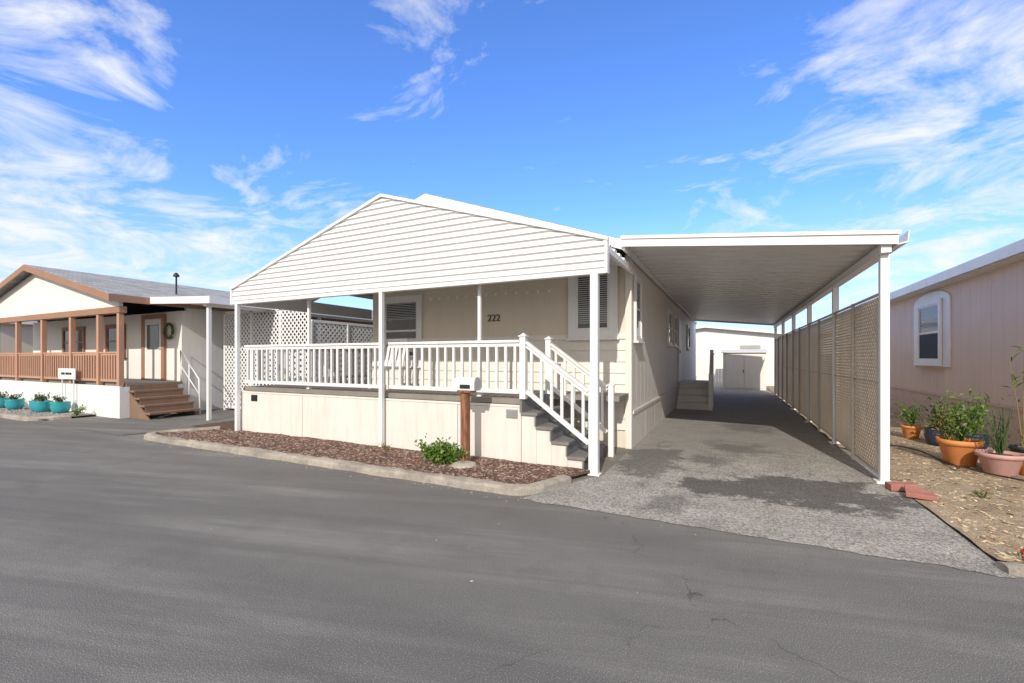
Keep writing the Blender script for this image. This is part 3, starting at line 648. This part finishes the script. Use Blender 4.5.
# ---------------------------------------------------------------- BACK
t=thing("side_steps","white railed side entry steps against the home","steps",(-1,15,0))
m=M()
for i in range(4):
    y0=13.9+.3*i; m.box(-1.42,-.55,y0,y0+.3+(0 if i<3 else 1.0),.19*(i+1)-.04,.19*(i+1)); m.box(-1.42,-.55,y0+.02,y0+.04,.19*i,.19*(i+1)-.041)
part(m,"stair_tread",GREYW,t)
part(M().prism([(-.548,13.92,0),(-.548,16.1,0),(-.548,16.1,.72),(-.548,14.8,.72)],(.03,0,0)),"stair_side",WHITE,t)
railing((-.50,13.95,0),(-.50,14.85,0),.1,.85,t,"stair_railing",WHITE,.13,.035,dz0=.15,dz1=.8)
railing((-.50,14.85,0),(-.50,16.1,0),.9,1.65,t,"landing_railing",WHITE,.13,.035)
for y,z in ((14.85,1.75),(13.93,1.05)): part(M().box(-.55,-.45,y-.05,y+.05,0,z),"newel_post",WHITE,t)
t=thing("storage_shed","low white storage shed with flat lid at the end of driveway","shed",(.6,24.6,0))
part(M().box(-.3,1.5,23.6,25.2,0,1.75),"wall",CREAM,t); part(M().prism([(-.4,23.5,1.75),(-.4,25.3,1.87),(-.4,25.3,1.93),(-.4,23.5,1.81)],(2.0,0,0)),"roof",GREYW,t)
for a in (-.2,.62): part(M().box(a,a+.78,23.575,23.598,.08,1.66),"door",CREAM,t,bevel=.005)
part(M().box(.55,.58,23.55,23.574,.8,.95),"latch",BLACK,t)
t=thing("back_fence","pale board fence closing off the rear of lot","fence",(0,27,0)); m=M(); x=-9
while x<11: m.box(x,x+.14,27,27.02,.03,1.7); x+=.148
part(m,"boards",CREAM,t)
for z in (.4,1.35): part(M().box(-9,11,27.022,27.06,z,z+.09),"rail",CREAM,t)
LB=["cream home with low gable behind the back fence","white home with low gable behind the back fence","pale home beyond the rear lots","beige home further along the street","cream home further along the street","pale home next along the street"]
for k,(x0,x1,y0,wm) in enumerate(((-6,3.2,31,WHITE),(4.6,13,31,WHITE),(-22,-10,34,BEIGE2),(-36,-25,6.5,BEIGE),(-50,-39,6.5,CREAM),(14.5,22,7,BEIGE2))):
    t=thing("distant_home",LB[k],"house",((x0+x1)/2,y0,0)); xm=(x0+x1)/2
    part(M().prism([(x0,y0,0),(x1,y0,0),(x1,y0,2.9),(xm,y0,3.45),(x0,y0,2.9)],(0,12,0)),"wall",wm,t); gable_roof(t,x0-.3,x1+.3,xm,3.0,3.6,y0-.4,y0+12.4,.08,SHING,WHITE,.18)
    window(t,'-y',y0-.001,x0+1.5,x0+2.7,1.2,2.3,.08,blind=.8,blindmat=WHITE); window(t,'-y',y0-.001,x1-2.7,x1-1.5,1.2,2.3,.08,blind=.8,blindmat=WHITE)
# ---------------------------------------------------------------- LIGHT
sd=Vector((-.17,1,-.60)).normalized()
l=bpy.data.lights.new("sun",'SUN'); l.energy=3.7; l.angle=math.radians(.5); l.color=(1,.95,.87)
lo=bpy.data.objects.new("sun",l); COL.objects.link(lo); lo.rotation_euler=sd.to_track_quat('-Z','Y').to_euler(); lo.location=(2,-10,12)
W=bpy.data.worlds.new("World"); sc.world=W; W.use_nodes=True; nt=W.node_tree; bg=nt.nodes['Background']
sky=N(nt,'ShaderNodeTexSky',sky_type='NISHITA'); sky.sun_disc=False; sky.sun_elevation=math.asin(-sd.z); sky.sun_rotation=math.atan2(-sd.x,-sd.y); sky.air_density=1.; sky.dust_density=.4; sky.ozone_density=1.5
tint=mixc(nt,1.0,sky.outputs[0],(.82,1.22,2.0),'MULTIPLY')
tc=N(nt,'ShaderNodeTexCoord'); D=tc.outputs['Generated']; sp=N(nt,'ShaderNodeSeparateXYZ'); nt.links.new(D,sp.inputs[0])
zz=math_(nt,'ADD',math_(nt,'MAXIMUM',sp.outputs[2],0.),.16)
cb=N(nt,'ShaderNodeCombineXYZ'); nt.links.new(math_(nt,'DIVIDE',sp.outputs[0],zz),cb.inputs[0]); nt.links.new(math_(nt,'DIVIDE',sp.outputs[1],zz),cb.inputs[1])
wn=N(nt,'ShaderNodeTexNoise'); wn.inputs['Scale'].default_value=1.5; wn.inputs['Detail'].default_value=1; nt.links.new(cb.outputs[0],wn.inputs['Vector'])
wv=N(nt,'ShaderNodeVectorMath',operation='MULTIPLY_ADD'); nt.links.new(wn.outputs['Color'],wv.inputs[0]); wv.inputs[1].default_value=(.7,.7,.7); nt.links.new(cb.outputs[0],wv.inputs[2])
mp=N(nt,'ShaderNodeMapping'); mp.inputs['Rotation'].default_value=(0,0,math.radians(35)); mp.inputs['Scale'].default_value=(1.3,1.6,1); nt.links.new(wv.outputs[0],mp.inputs[0])
n1=N(nt,'ShaderNodeTexNoise'); n1.inputs['Scale'].default_value=2.8; n1.inputs['Detail'].default_value=8; n1.inputs['Roughness'].default_value=.64; nt.links.new(mp.outputs[0],n1.inputs['Vector'])
mask=None
for u,v,r,s in ((50,35,.17,1.),(10,85,.11,1.),(150,190,.15,.70),(50,255,.26,1.),(210,265,.22,.95),(420,20,.17,.60),(960,50,.34,.90),(860,100,.2,.65),(1010,180,.14,.85),(770,200,.20,.6),(320,215,.14,.65),(930,265,.25,.85)):
    dd=pixdir(u,v); vm=N(nt,'ShaderNodeVectorMath',operation='DOT_PRODUCT'); nt.links.new(D,vm.inputs[0]); vm.inputs[1].default_value=dd
    k=rng_(nt,vm.outputs['Value'],math.cos(r),math.cos(r*.15),0,s)
    mask=k if mask is None else math_(nt,'MAXIMUM',mask,k)
thr=math_(nt,'SUBTRACT',math_(nt,'ADD',n1.outputs['Fac'],math_(nt,'MULTIPLY',mask,.27)),.62)
cl=rng_(nt,thr,0.,.28,0,1.)
hz=rng_(nt,sp.outputs[2],0.,.30,.70,0.)
c=mixc(nt,hz,tint,(4.7,5.3,6.4))
c=mixc(nt,math_(nt,'MULTIPLY',cl,.92),c,(6.5,6.6,6.75))
# white added to the unseen sky overhead and behind the viewer, as fill light
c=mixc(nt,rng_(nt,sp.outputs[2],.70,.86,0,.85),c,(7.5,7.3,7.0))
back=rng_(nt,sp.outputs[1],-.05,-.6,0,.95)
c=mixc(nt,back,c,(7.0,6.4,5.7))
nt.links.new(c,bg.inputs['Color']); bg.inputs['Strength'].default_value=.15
